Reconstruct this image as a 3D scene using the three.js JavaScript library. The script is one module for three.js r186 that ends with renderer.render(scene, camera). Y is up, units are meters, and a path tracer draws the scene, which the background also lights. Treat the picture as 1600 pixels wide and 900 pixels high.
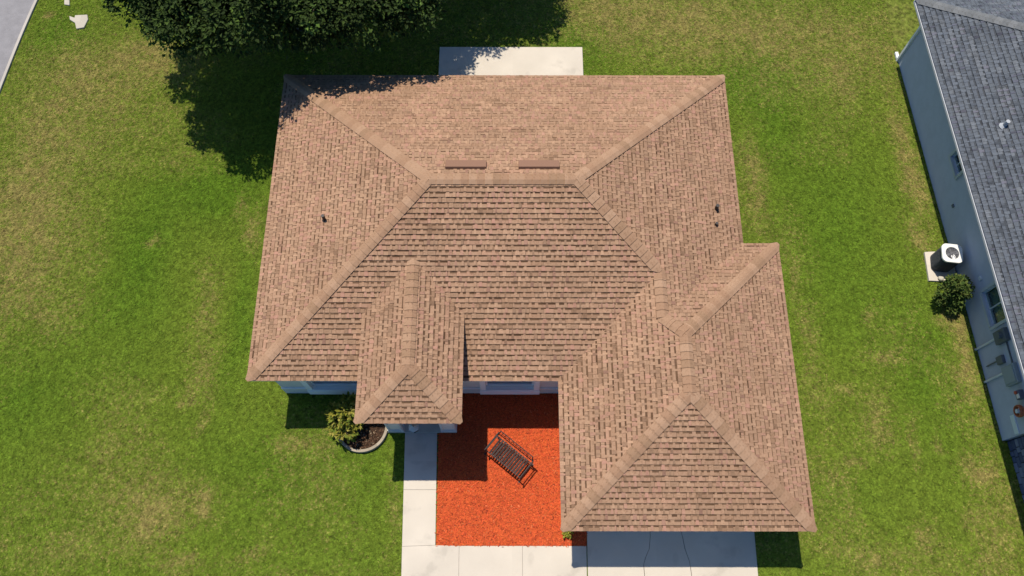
import * as THREE from 'three';
import { Sky } from 'three/addons/objects/Sky.js';
import { mergeGeometries } from 'three/addons/utils/BufferGeometryUtils.js';
import { RoundedBoxGeometry } from 'three/addons/geometries/RoundedBoxGeometry.js';

// ---------------------------------------------------------------- camera, sky, sun
const scene = new THREE.Scene();
const CAMH = 23.662, TILT = 68.365 * Math.PI / 180, FPX = 1269.62;
const camera = new THREE.PerspectiveCamera(2 * Math.atan(450 / FPX) * 180 / Math.PI, 16 / 9, 0.1, 1200);
camera.position.set(0, CAMH, 0);
const fwd = new THREE.Vector3(-0.0011 * Math.cos(TILT), -Math.sin(TILT), -Math.cos(TILT)).normalize();
camera.lookAt(fwd.clone().add(camera.position));
camera.updateMatrixWorld();
const renderer = new THREE.WebGLRenderer({ antialias: true });
renderer.setSize(1024, 576);
renderer.toneMapping = THREE.LinearToneMapping;
renderer.toneMappingExposure = 1.0;
renderer.outputColorSpace = THREE.SRGBColorSpace;
renderer.shadowMap.enabled = true;

const sunDir = new THREE.Vector3(-0.166, 1, -0.278).normalize();
const sky = new Sky();
sky.name = 'sky'; sky.userData.kind = 'structure';
sky.scale.setScalar(1000);
sky.material.uniforms.sunPosition.value.copy(sunDir);
sky.material.uniforms.turbidity.value = 3;
sky.material.uniforms.rayleigh.value = 1.05;
sky.material.uniforms.mieCoefficient.value = 0.004;
sky.material.uniforms.mieDirectionalG.value = 0.8;
scene.add(sky);
scene.environmentIntensity = 0.1;

const sun = new THREE.DirectionalLight(new THREE.Color(1, 0.92, 0.79), 5.0);
sun.position.copy(sunDir).multiplyScalar(60).add(new THREE.Vector3(0, 0, -10));
sun.target.position.set(0, 0, -10);
sun.castShadow = true;
sun.shadow.mapSize.set(4096, 4096);
Object.assign(sun.shadow.camera, { left: -28, right: 28, top: 24, bottom: -24, near: 1, far: 120 });
scene.add(sun, sun.target);

// ---------------------------------------------------------------- helpers
let seed = 12345;
function rnd() { seed |= 0; seed = seed + 0x6D2B79F5 | 0; let t = Math.imul(seed ^ seed >>> 15, 1 | seed); t = t + Math.imul(t ^ t >>> 7, 61 | t) ^ t; return ((t ^ t >>> 14) >>> 0) / 4294967296; }
const rr = (a, b) => a + (b - a) * rnd();
const pick = a => a[Math.floor(rnd() * a.length)];
const V = (x, y, z) => new THREE.Vector3(x, y, z);
function hash(i, j) { let h = Math.imul(i, 374761393) + Math.imul(j, 668265263) | 0; h = Math.imul(h ^ h >>> 13, 1274126177); return ((h ^ h >>> 16) >>> 0) / 4294967296; }
function noise(x, y) { const i = Math.floor(x), j = Math.floor(y), a = x - i, b = y - j, u = a * a * (3 - 2 * a), v = b * b * (3 - 2 * b); return (hash(i, j) * (1 - u) + hash(i + 1, j) * u) * (1 - v) + (hash(i, j + 1) * (1 - u) + hash(i + 1, j + 1) * u) * v; }
function fbm(x, y, o = 4) { let s = 0, a = 0.5, n = 0; for (let k = 0; k < o; k++) { s += a * noise(x + 17.3 * k, y - 9.1 * k); n += a; a *= 0.5; x *= 2.03; y *= 2.03; } return s / n; }
const clamp = (x, a = 0, b = 1) => Math.min(b, Math.max(a, x));
const sstep = (a, b, x) => { const t = clamp((x - a) / (b - a)); return t * t * (3 - 2 * t); };
// photo pixel (1600 x 900) to a point at height h
const camR = V(1, 0, 0), camU = V(0, 0, 0);
camera.matrixWorld.extractBasis(camR, camU, new THREE.Vector3());
function G(u, v, h = 0) {
  const d = fwd.clone().multiplyScalar(FPX).addScaledVector(camR, u - 800).addScaledVector(camU, 450 - v);
  const k = (h - CAMH) / d.y; return V(d.x * k, h, d.z * k);
}
const taken = {};
function numbered(n) { taken[n] = (taken[n] ?? -1) + 1; return taken[n] ? n + '_' + String(taken[n]).padStart(3, '0') : n; }
function mesh(name, geo, mat, parent) { const m = new THREE.Mesh(geo, mat); m.name = parent ? name : numbered(name); m.castShadow = m.receiveShadow = true; (parent || scene).add(m); return m; }
function tag(o, label, category, group) { o.userData.label = label; if (category) o.userData.category = category; if (group) o.userData.group = group; return o; }
function thing(name, label, category, p = [0, 0, 0], turn = 0, group) { const g = new THREE.Group(); g.name = numbered(name); g.position.set(...p); g.rotation.y = turn; scene.add(g); return tag(g, label, category, group); }
function struct(o) { o.userData.kind = 'structure'; return o; }
const lin = (r, g, b) => new THREE.Color().setRGB(r, g, b);
function std(c, rough = 0.9, extra = {}) { return new THREE.MeshPhysicalMaterial({ specularIntensity: rough >= .85 ? .25 : 1, color: Array.isArray(c) ? lin(...c) : c, roughness: rough, metalness: 0, ...extra }); }
function box(w, h, d, x, y, z, r = 0) { const g = r ? new RoundedBoxGeometry(w, h, d, 2, r) : new THREE.BoxGeometry(w, h, d); g.translate(x, y, z); return g; }
const nonIdx = g => g.index ? g.toNonIndexed() : g;
function merge(l) { return mergeGeometries(l.map(nonIdx).map(g => { for (const k of Object.keys(g.attributes)) if (!['position', 'normal', 'uv'].includes(k)) g.deleteAttribute(k); return g; })); }
class Tri { // triangle soup with vertex colours
  constructor() { this.p = []; this.c = []; }
  tri(a, b, c, k) { for (const q of [a, b, c]) { this.p.push(q.x, q.y, q.z); this.c.push(k[0], k[1], k[2]); } }
  quad(a, b, c, d, k) { this.tri(a, b, c, k); this.tri(a, c, d, k); }
  geo() { const g = new THREE.BufferGeometry(); g.setAttribute('position', new THREE.Float32BufferAttribute(this.p, 3)); g.setAttribute('color', new THREE.Float32BufferAttribute(this.c, 3)); g.computeVertexNormals(); return g; }
}
function tex(w, h, fn, srgb = true) { // fn(i,j) -> linear rgb 0..1 (stored sRGB) or grey
  const d = new Uint8Array(w * h * 4), e = x => { x = clamp(x); return srgb ? (x <= 0.0031308 ? 12.92 * x : 1.055 * Math.pow(x, 1 / 2.4) - 0.055) : x; };
  for (let j = 0; j < h; j++) for (let i = 0; i < w; i++) { const c = fn(i, j), o = 4 * (j * w + i); d[o] = 255 * e(c[0]); d[o + 1] = 255 * e(c[1]); d[o + 2] = 255 * e(c[2]); d[o + 3] = 255; }
  const t = new THREE.DataTexture(d, w, h); t.magFilter = THREE.LinearFilter; t.minFilter = THREE.LinearMipmapLinearFilter; t.generateMipmaps = true; t.wrapS = t.wrapT = THREE.RepeatWrapping; if (srgb) t.colorSpace = THREE.SRGBColorSpace; t.needsUpdate = true; return t;
}
function planarUV(g, s = 1) { const p = g.attributes.position, n = g.attributes.normal, uv = new Float32Array(p.count * 2); for (let i = 0; i < p.count; i++) { const ax = Math.abs(n.getX(i)), ay = Math.abs(n.getY(i)), az = Math.abs(n.getZ(i)); let a, b; if (ay >= ax && ay >= az) { a = p.getX(i); b = p.getZ(i); } else if (ax >= az) { a = p.getZ(i); b = p.getY(i); } else { a = p.getX(i); b = p.getY(i); } uv[2 * i] = a * s; uv[2 * i + 1] = b * s; } g.setAttribute('uv', new THREE.BufferAttribute(uv, 2)); return g; }
function inPoly(x, z, P) { let c = false; for (let i = 0, j = P.length - 1; i < P.length; j = i++) { const [xi, zi] = P[i], [xj, zj] = P[j]; if ((zi > z) !== (zj > z) && x < (xj - xi) * (z - zi) / (zj - zi) + xi) c = !c; } return c; }
function prism(P, y0, y1) { // plan polygon [x,z] extruded between heights, convex or not
  const s = new THREE.Shape(P.map(([x, z]) => new THREE.Vector2(x, -z))); const g = new THREE.ExtrudeGeometry(s, { depth: y1 - y0, bevelEnabled: false }); g.rotateX(-Math.PI / 2); g.translate(0, y0, 0); return g;
}

// ---------------------------------------------------------------- house plan (metres)
const xL = -7.055, xR = 6.547, zB = -15.422, zF = -5.703, h0 = 2.6, PT = 0.459, gL = 1.252, gR = 7.54, gB = -9.69, gF = -1.86, qL = -3.955, qR = -1.30, qF = -4.4, h1 = 3.336;
const OV = 0.33;
const wallPlan = [[xL + OV, zB + OV], [xR - OV, zB + OV], [xR - OV, gB + OV], [gR - OV, gB + OV], [gR - OV, gF - OV], [gL + OV, gF - OV], [gL + OV, zF - OV], [xL + OV, zF - OV]];
const ntheta = 0.0531, nO = [13.58, -17.95];
const nLocal = (x, z) => { const dx = x - nO[0], dz = z - nO[1], c = Math.cos(ntheta), s = Math.sin(ntheta); return [dx * c - dz * s, dx * s + dz * c]; };
const walkPolys = {
  path: [[-3.13, -4.82], [-2.19, -4.82], [-2.13, -1.66], [-3.06, -1.66]],
  cross: [[-3.06, -1.66], [2.07, -1.66], [2.05, -0.5], [-3.03, -0.5]],
  drive: [[2.09, -2.25], [6.78, -2.25], [6.6, 12], [2.05, 12]],
  patio: [[-2.58, -18.54], [2.47, -18.54], [2.47, -15.05], [-2.58, -15.05]],
};
const mulchPoly = [[-2.13, -6.05], [1.58, -6.05], [1.58, -2.2], [2.09, -2.2], [2.07, -1.67], [-2.11, -1.67], [-2.15, -4.82]];
const porchPoly = [[-3.62, -6.05], [-1.62, -6.05], [-1.62, -4.82], [-3.62, -4.82]];
const roadEdge = z => -17.62 + (z + 17.5) * -0.102 + 0.012 * (z + 18.5) ** 2 * (z > -18.5 ? 0.2 : 1);
const ringC = [-4.38, -4.99], ringR = 0.75;
const padPoly = [[13.1, -10.6], [13.95, -10.64], [13.95, -9.58], [13.06, -9.62]];

// ---------------------------------------------------------------- lawn colour
const dry = [[69, 33, 9, 7, 1.2], [60, 250, 80, 170, .5], [150, 120, 130, 60, .45], [235, 95, 70, 40, .9], [25, 400, 50, 130, .6], [100, 490, 45, 35, .45], [240, 382, 12, 9, .8], [320, 480, 16, 60, .6], [315, 590, 24, 40, .75], [180, 770, 90, 60, .45], [245, 800, 50, 45, .75], [316, 795, 16, 26, 1], [90, 865, 90, 40, .45], [285, 890, 30, 18, .8], [395, 865, 30, 15, .5], [290, 635, 12, 12, .7], [315, 672, 10, 16, .6],
  [1050, 45, 150, 55, .75], [1230, 55, 150, 60, .65], [1340, 90, 60, 60, .45], [1000, 10, 120, 30, .5], [1310, 140, 30, 25, .6], [1405, 215, 18, 50, .95], [1425, 285, 16, 45, 1], [1445, 370, 22, 24, 1], [1395, 80, 18, 25, .5], [1508, 545, 18, 80, .9], [1490, 500, 30, 18, .8], [1540, 730, 30, 26, 1], [1525, 815, 22, 20, .9], [1560, 870, 40, 40, .7], [1580, 800, 40, 50, .5], [1375, 560, 20, 20, .8], [1318, 610, 14, 10, .9], [1368, 655, 24, 36, .75], [1335, 716, 20, 10, .85], [1422, 690, 8, 36, .75], [1465, 700, 8, 14, .7], [1445, 835, 14, 22, .8], [1375, 870, 60, 15, .4], [1360, 490, 14, 12, .6], [1180, 300, 18, 90, .7], [1265, 520, 14, 50, .55], [1275, 620, 30, 50, .4], [1290, 745, 30, 20, .4], [1235, 440, 10, 40, .6], [400, 360, 12, 40, .7], [470, 690, 40, 16, .5], [610, 790, 10, 60, .5], [380, 320, 10, 20, .5]]
  .map(([u, v, a, b, s]) => { const c = G(u, v), r = G(u + a, v), q = G(u, v + b); return [c.x, c.z, Math.abs(r.x - c.x), Math.abs(q.z - c.z), s]; });
const lush = [[225, 400, 55, 160, .9], [880, 60, 60, 70, 1], [1200, 160, 50, 110, .9], [1310, 330, 80, 130, .7], [1440, 560, 60, 110, .8], [480, 730, 150, 90, .8], [95, 55, 50, 35, 1], [370, 500, 20, 120, .8], [340, 300, 60, 40, .9], [1150, 130, 120, 30, .7], [40, 620, 50, 60, .5], [1300, 780, 60, 40, .5]]
  .map(([u, v, a, b, s]) => { const c = G(u, v), r = G(u + a, v), q = G(u, v + b); return [c.x, c.z, Math.abs(r.x - c.x), Math.abs(q.z - c.z), s]; });
function lawn(x, z) {
  const wx = x + 0.9 * (fbm(x * 0.9, z * 0.9, 3) - 0.5), wz = z + 0.9 * (fbm(x * 0.9 + 40, z * 0.9 + 11, 3) - 0.5);
  let d = 0.26 * sstep(0.48, 0.72, fbm(x * 0.35 + 3, z * 0.35 + 8, 4)), l = 0.35 * sstep(0.5, 0.75, fbm(x * 0.22 + 31, z * 0.22, 3));
  for (const [cx, cz, a, b, s] of dry) { const q = ((wx - cx) / a) ** 2 + ((wz - cz) / b) ** 2; if (q < 4) d += s * Math.exp(-q * 1.1); }
  for (const [cx, cz, a, b, s] of lush) { const q = ((wx - cx) / a) ** 2 + ((wz - cz) / b) ** 2; if (q < 4) l += s * Math.exp(-q); }
  d = .9 * clamp(d) * (0.35 + 1.05 * fbm(x * 3.1, z * 3.1, 4)); l = clamp(l) * (1 - 0.6 * d);
  const grass = [0.168, 0.236, 0.026], lushC = [0.122, 0.214, 0.017], dryC = [0.32, 0.272, 0.085];
  const m = clamp(d);
  return { m, green: [0, 1, 2].map(k => grass[k] * (1 - l) + lushC[k] * l), dryC };
}

// ---------------------------------------------------------------- ground
{
  const t = tex(1024, 1024, (i, j) => { const x = i / 1024, y = j / 1024, w = (f, o) => fbm(x * f + o, y * f, 4) * (1 - x) + fbm((x - 1) * f + o, y * f, 4) * x; const n = w(14, 0), q = hash(i, j); const d = 0.35 * sstep(.5, .75, n); return [(0.085 + .12 * d) * (.75 + .5 * q), (0.135 + .05 * d) * (.75 + .5 * q), (0.016 + .03 * d) * (.75 + .5 * q)]; });
  t.repeat.set(60, 60);
  const g = new THREE.PlaneGeometry(700, 700); g.rotateX(-Math.PI / 2); g.translate(0, -0.02, 0);
  struct(tag(mesh('ground', g, std([1, 1, 1], 1, { map: t })), 'green grassy ground stretching beyond the lawn'));
  const W = 46, D = 32, X0 = -23, Z0 = -26, N = 2048, M = 1424;
  const field = new Float32Array(256 * 256 * 3); // coarse cache of the lawn colour
  const map = tex(N, M, (i, j) => {
    const x = X0 + (i + .5) / N * W, z = Z0 + (1 - (j + .5) / M) * D; const L = lawn(x, z), mm = clamp(L.m + 1.1 * L.m * (noise(x * 14 + 3, z * 14) - .5)), c = L.green.map((v, k) => v * (1 - mm) + L.dryC[k] * mm);
    const f = 0.42 + 0.65 * noise(x * 11, z * 11) + 0.4 * (noise(x * 24 + 7, z * 24) - .5) + 0.35 * (hash(i, j) - .5);
    return [c[0] * f * .8, c[1] * f * .8, c[2] * f * .8];
  });
  map.wrapS = map.wrapT = THREE.ClampToEdgeWrapping;
  const bump = tex(512, 512, (i, j) => { const q = .6 * hash(i, j) + .4 * noise(i / 5, j / 5); return [q, q, q]; }, false); bump.repeat.set(10, 7);
  const gl = new THREE.PlaneGeometry(W, D); gl.rotateX(-Math.PI / 2); gl.translate(X0 + W / 2, 0, Z0 + D / 2);
  struct(tag(mesh('lawn', gl, std([1, 1, 1], 1, { map, bumpMap: bump, bumpScale: 0.03 })), 'mown green lawn with dry straw coloured patches'));
}
// grass blades
function noGrass(x0, z0) {
  const x = x0 + .11 * (noise(x0 * 9, z0 * 9) - .5) + .05 * (rnd() - .5), z = z0 + .11 * (noise(x0 * 9 + 30, z0 * 9) - .5) + .05 * (rnd() - .5);
  if (inPoly(x, z, wallPlan) || inPoly(x, z, mulchPoly) || inPoly(x, z, porchPoly)) return true;
  for (const k in walkPolys) if (inPoly(x, z, walkPolys[k])) return true;
  if (x < roadEdge(z) + 0.02) return true;
  if (Math.hypot(x - ringC[0], z - ringC[1]) < ringR + 0.02) return true;
  const [a, b] = nLocal(x, z); if (a > -0.02 && a < 12 && b > 0 && b < 13.4) return true;
  if (inPoly(x, z, padPoly)) return true;
  return false;
}
{
  const tri = new Tri();
  for (let k = 0; k < 5; k++) { const a = k * 1.2566 + rr(-.4, .4), l = rr(.6, 1.05), s = rr(.35, .9), w = 0.11; const dx = Math.cos(a), dz = Math.sin(a); const r = rr(.02, .25); const b0 = V(dx * r - dz * w, 0, dz * r + dx * w), b1 = V(dx * r + dz * w, 0, dz * r - dx * w), t = V(dx * (s + r), l * .8, dz * (s + r)); tri.tri(b0, b1, t, [1, 1, 1]); }
  const g = tri.geo(); g.deleteAttribute('color');
  const NT = 330000, im = new THREE.InstancedMesh(g, std([1, 1, 1], .95), NT);
  const m = new THREE.Matrix4(), q = new THREE.Quaternion(), e = new THREE.Euler(), c = new THREE.Color(); let n = 0, guard = 0;
  while (n < NT && guard++ < NT * 3) {
    const x = rr(-19.2, 19.2), z = rr(-21.6, 0.2);
    if (Math.abs(x) > 14.2 + (-z) * 0.235 + .5) continue;
    if (noGrass(x, z)) continue;
    const [a, b] = nLocal(x, z); if (a > 0.1) continue;
    const L = lawn(x, z), col = rnd() < L.m * (.45 + 1.1 * noise(x * 7, z * 7 + 9)) ? L.dryC : L.green, f = rr(.65, 1.4) * (0.5 + 0.5 * noise(x * 10, z * 10) + .55 * noise(x * 20 + 5, z * 20)), y = rr(-.012, .012);
    e.set(rr(-.3, .3), rr(0, 6.28), rr(-.3, .3)); q.setFromEuler(e);
    const s = rr(.035, .062); m.compose(V(x, .004, z), q, V(s, s * rr(.5, .95), s)); im.setMatrixAt(n, m);
    im.setColorAt(n, c.setRGB(clamp(col[0] * f + y), col[1] * f, clamp(col[2] * f)));
    n++;
  }
  im.count = n; im.name = 'grass'; im.castShadow = im.receiveShadow = true; im.userData = { kind: 'stuff', label: 'short green grass blades covering the lawn', category: 'grass' }; scene.add(im);
}

// ---------------------------------------------------------------- concrete, road
const concTex = tex(1024, 1024, (i, j) => { const x = i / 1024 * 4, y = j / 1024 * 4, n = fbm(x * 1.3, y * 1.3, 5), q = hash(i, j), st = sstep(.62, .8, fbm(x * 2.2 + 9, y * 2.2, 5)); const v = 0.575 * (0.88 + .2 * n + .08 * (q - .5)) * (1 - .12 * st); return [v, v * .895, v * .75]; });
concTex.repeat.set(.25, .25);
const concrete = std([1, 1, 1], .9, { map: concTex });
const soilDark = std([0.06, 0.045, 0.035], 1);
function slab(parent, P, y1, y0 = -0.08, name = 'slab', gap = .008) { // bevelled slab piece
  const c = P.reduce((s, p) => [s[0] + p[0] / P.length, s[1] + p[1] / P.length], [0, 0]);
  const s = new THREE.Shape(P.map(([x, z]) => { const dx = x - c[0], dz = z - c[1], l = Math.hypot(dx, dz) || 1; return new THREE.Vector2(x - gap * Math.sign(dx), -(z - .008 * Math.sign(dz))); }));
  const g = new THREE.ExtrudeGeometry(s, { depth: y1 - y0 - .006, bevelEnabled: true, bevelSize: .006, bevelThickness: .006, bevelSegments: 1 }); g.rotateX(-Math.PI / 2); g.translate(0, y0, 0); g.computeVertexNormals();
  return mesh(name, planarUV(g), concrete, parent);
}
function paving(name, label) { const g = new THREE.Group(); g.name = numbered(name); scene.add(g); struct(g); tag(g, label); return g; }
{
  const w = paving('walkway', 'pale concrete walkway from the porch to the driveway');
  mesh('joint_filler', prism([[-3.04, -4.8], [-2.2, -4.8], [-2.16, -1.64], [2.06, -1.64], [2.04, -.52], [-3.01, -.52]], -.07, .006), soilDark, w);
  slab(w, [[-3.13, -4.82], [-2.19, -4.82], [-2.16, -3.19], [-3.095, -3.19]], .03);
  slab(w, [[-3.095, -3.19], [-2.16, -3.19], [-2.13, -1.68], [-3.06, -1.645]], .03);
  slab(w, [[-3.06, -1.645], [-2.13, -1.68], [-1.47, -1.665], [-1.46, -.5], [-3.03, -.5]], .03);
  slab(w, [[-1.47, -1.665], [.29, -1.665], [.29, -.5], [-1.46, -.5]], .032);
  slab(w, [[.29, -1.665], [2.07, -1.665], [2.05, -.5], [.29, -.5]], .03);
  const d = paving('driveway', 'pale concrete driveway with two cracks in front of the garage');
  mesh('joint_filler', prism([[2.12, -2.2], [6.74, -2.2], [6.58, 11.9], [2.08, 11.9]], -.07, .008), soilDark, d);
  const c1 = [[3.86, -2.25], [3.86, -1.95], [3.81, -1.6], [3.7, -1.38], [3.63, -1.17], [3.64, -.8], [3.6, -.2]], c2 = [[4.7, -2.25], [4.76, -1.9], [4.8, -1.6], [4.9, -1.25], [4.93, -.9], [4.9, -.2]];
  slab(d, [[2.09, -2.25], ...c1, [2.07, -.2]], .03, -.08, 'slab', .012); slab(d, [...c1, ...c2.slice().reverse()], .03, -.08, 'slab', .012); slab(d, [...c2, [6.75, -.2], [6.78, -2.25]], .03, -.08, 'slab', .012);
  for (let k = 0; k < 3; k++) { slab(d, [[2.07, -.2 + 4 * k], [4.4, -.2 + 4 * k], [4.4, 3.8 + 4 * k], [2.06, 3.8 + 4 * k]], .03); slab(d, [[4.4, -.2 + 4 * k], [6.74 - .05 * k, -.2 + 4 * k], [6.69 - .05 * k, 3.8 + 4 * k], [4.4, 3.8 + 4 * k]], .03); }
  const p = paving('patio', 'white concrete patio slab behind the house');
  slab(p, walkPolys.patio, .07);
  const aTex = tex(512, 512, (i, j) => { const n = fbm(i / 40, j / 40, 4), q = hash(i, j), v = .255 * (.8 + .25 * n + .35 * (q - .5)); return [v * 1.03, v, v * 1.04]; }); aTex.repeat.set(.4, .4);
  const P = [], K = [], K2 = []; for (let z = -60; z <= 40; z += .5) { const e = z < -24 ? roadEdge(-24) + (z + 24) * -.22 : z > 4 ? roadEdge(4) + (z - 4) * -.03 : roadEdge(z); P.push([e - .12, z]); K.push([e - .03, z]); K2.push([e - .125, z]); }
  const rg = prism([...P, [-26, 40], [-26, -60]], -.015, .012); struct(tag(mesh('road', planarUV(rg), std([1, 1, 1], .92, { map: aTex })), 'grey asphalt road beside the lawn'));
  const kg = prism([...K, ...K2.reverse()], -.05, .07); struct(tag(mesh('kerb', planarUV(kg), std([.78, .8, .85], .9, { map: concTex })), 'pale concrete kerb along the road edge'));
}

// ---------------------------------------------------------------- mulch bed
{
  const t = tex(512, 512, (i, j) => { const n = fbm(i / 6, j / 6, 3), q = .5 + .9 * n; return [.5 * q, .085 * q, .027 * q]; }); t.repeat.set(.8, .8);
  const g = prism(mulchPoly, -.03, .016); struct(tag(mesh('mulch_bed', planarUV(g), std([1, 1, 1], 1, { map: t })), 'red mulch bed between the porch and the garage'));
  const cg = nonIdx(new THREE.BoxGeometry(1, 1, 1)); const cp = cg.attributes.position; for (let i = 0; i < cp.count; i++) { if (cp.getX(i) > 0) { cp.setZ(i, cp.getZ(i) * .5); cp.setY(i, cp.getY(i) * .6); } } cg.computeVertexNormals();
  const N = 17000, im = new THREE.InstancedMesh(cg, std([1, 1, 1], .9), N), m = new THREE.Matrix4(), q = new THREE.Quaternion(), c = new THREE.Color(); let n = 0;
  while (n < N) { const x = rr(-2.17, 2.1), z = rr(-6.03, -1.63), jx = .09 * (rnd() - .5) * rnd(), jz = .09 * (rnd() - .5) * rnd(); if (!inPoly(x + jx, z + jz, mulchPoly)) continue; q.setFromEuler(new THREE.Euler(rr(-.5, .5), rr(0, 6.28), rr(-.4, .4))); m.compose(V(x, rr(.014, .034) + (z > -1.68 || x < -2.13 ? .02 : 0), z), q, V(rr(.03, .085), rr(.006, .014), rr(.012, .026))); im.setMatrixAt(n, m); const f = rr(.65, 1.25), o = rnd(); im.setColorAt(n, o < .03 ? c.setRGB(.56 * f, .17 * f, .07 * f) : o < .15 ? c.setRGB(.27 * f, .045 * f, .02 * f) : c.setRGB(.565 * f, (.08 + .04 * rnd()) * f, .031 * f)); n++; }
  im.name = 'mulch_chips'; im.castShadow = im.receiveShadow = true; im.userData = { kind: 'stuff', label: 'red wood mulch chips strewn over the bed', category: 'mulch' }; scene.add(im);
}

// ---------------------------------------------------------------- shingled roofs
const granTex = tex(512, 512, (i, j) => { const q = hash(i, j), n = noise(i / 9, j / 9), b = noise(i / 22 + 5, j / 22); const v = .44 + .34 * q + .44 * n + .42 * b; return [v * 1.02, v, v * .97]; }); granTex.repeat.set(1, 1);
const vcMat = rough => new THREE.MeshPhysicalMaterial({ specularIntensity: .25, color: 0xffffff, vertexColors: true, map: granTex, roughness: rough, metalness: 0, side: THREE.DoubleSide });
const shingleMat = vcMat(.95);
function shingleSet(tones, bands, E, n = 14) { // variants: local x along the eave, y normal, z down the slope from -E to 0
  const out = [];
  for (let k = 0; k < n; k++) {
    const w = rr(.22, .46), t = new Tri(), tone = pick(tones), mul = rr(.89, 1.08), bmix = Math.pow(rnd(), 2.6) * .5, bnd = pick(bands), band = bnd.map((v, i) => v * (1 - bmix) + tone[i] * bmix), bw = rr(.03, .066);
    const c = tone.map(v => v * mul), yU = .003, yL = .029, at = z => yU + (yL - yU) * (z + E) / E, zb = -E + bw, g = .003;
    const P = (x, z, dy = 0) => V(x, at(z) + dy, z);
    t.quad(P(g, -E), P(g, zb), P(w - g, zb), P(w - g, -E), band); t.quad(P(g, zb), P(g, 0), P(w - g, 0), P(w - g, zb), c);
    const dn = (x, z) => V(x, -.01, z); t.quad(P(g, 0), dn(g, 0), dn(w - g, 0), P(w - g, 0), c); t.quad(P(g, -E), dn(g, -E), dn(g, 0), P(g, 0), c); t.quad(P(w - g, 0), dn(w - g, 0), dn(w - g, -E), P(w - g, -E), c);
    let x = rr(.0, .1); while (x < w - .05) { const tw = Math.min(rr(.045, .11), w - x - .004), z1 = -rr(0, .012), tm = rnd() < .24 ? rr(.68, .86) : rr(.96, 1.16), pk = rnd() < .2 ? .92 : 1, cc = [c[0] * tm, c[1] * tm * pk, c[2] * tm], h = .009; const a0 = x + rr(0, .012), a1 = x + tw - rr(0, .012);
      t.quad(P(a0, -E, h), P(x, z1, h), P(x + tw, z1, h), P(a1, -E, h), cc); t.quad(P(x, z1, h), P(x, z1), P(x + tw, z1), P(x + tw, z1, h), cc); t.quad(P(a0, -E), P(x, z1), P(x, z1, h), P(a0, -E, h), cc); t.quad(P(a1, -E, h), P(x + tw, z1, h), P(x + tw, z1), P(a1, -E), cc);
      x += tw + (rnd() < .22 ? rr(.13, .28) : rr(.065, .13)); }
    const geo = t.geo(), pp = geo.attributes.position, uv = new Float32Array(pp.count * 2), ox = rnd(), oy = rnd(); for (let i = 0; i < pp.count; i++) { uv[2 * i] = ox + pp.getX(i) / 1.3; uv[2 * i + 1] = oy + (pp.getZ(i) + pp.getY(i)) / 1.3; } geo.setAttribute('uv', new THREE.BufferAttribute(uv, 2));
    out.push({ w, geo, lum: c[0] });
  }
  return out;
}
// face: P = plan polygon, eave line through O along U (unit plan), S = up-slope plan unit, h = eave height, pitch
function faceFrame(f) { const n = V(-f.S[0] * f.p, 1, -f.S[1] * f.p).normalize(), up = V(f.S[0], f.p, f.S[1]).normalize(), u = V(f.U[0], 0, f.U[1]); return { n, up, u }; }
const faceY = (f, x, z) => f.h + f.p * ((x - f.O[0]) * f.S[0] + (z - f.O[1]) * f.S[1]);
function rowSpan(f, v) { let lo = Infinity, hi = -Infinity; const L = f.P.map(([x, z]) => { const a = x - f.O[0], b = z - f.O[1]; return [a * f.U[0] + b * f.U[1], a * f.S[0] + b * f.S[1]]; }); for (let i = 0; i < L.length; i++) { const a = L[i], b = L[(i + 1) % L.length]; if ((a[1] - v) * (b[1] - v) <= 0 && a[1] !== b[1]) { const t = (v - a[1]) / (b[1] - a[1]), u = a[0] + t * (b[0] - a[0]); lo = Math.min(lo, u); hi = Math.max(hi, u); } } return [lo, hi, Math.max(...L.map(q => q[1]))]; }
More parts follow.
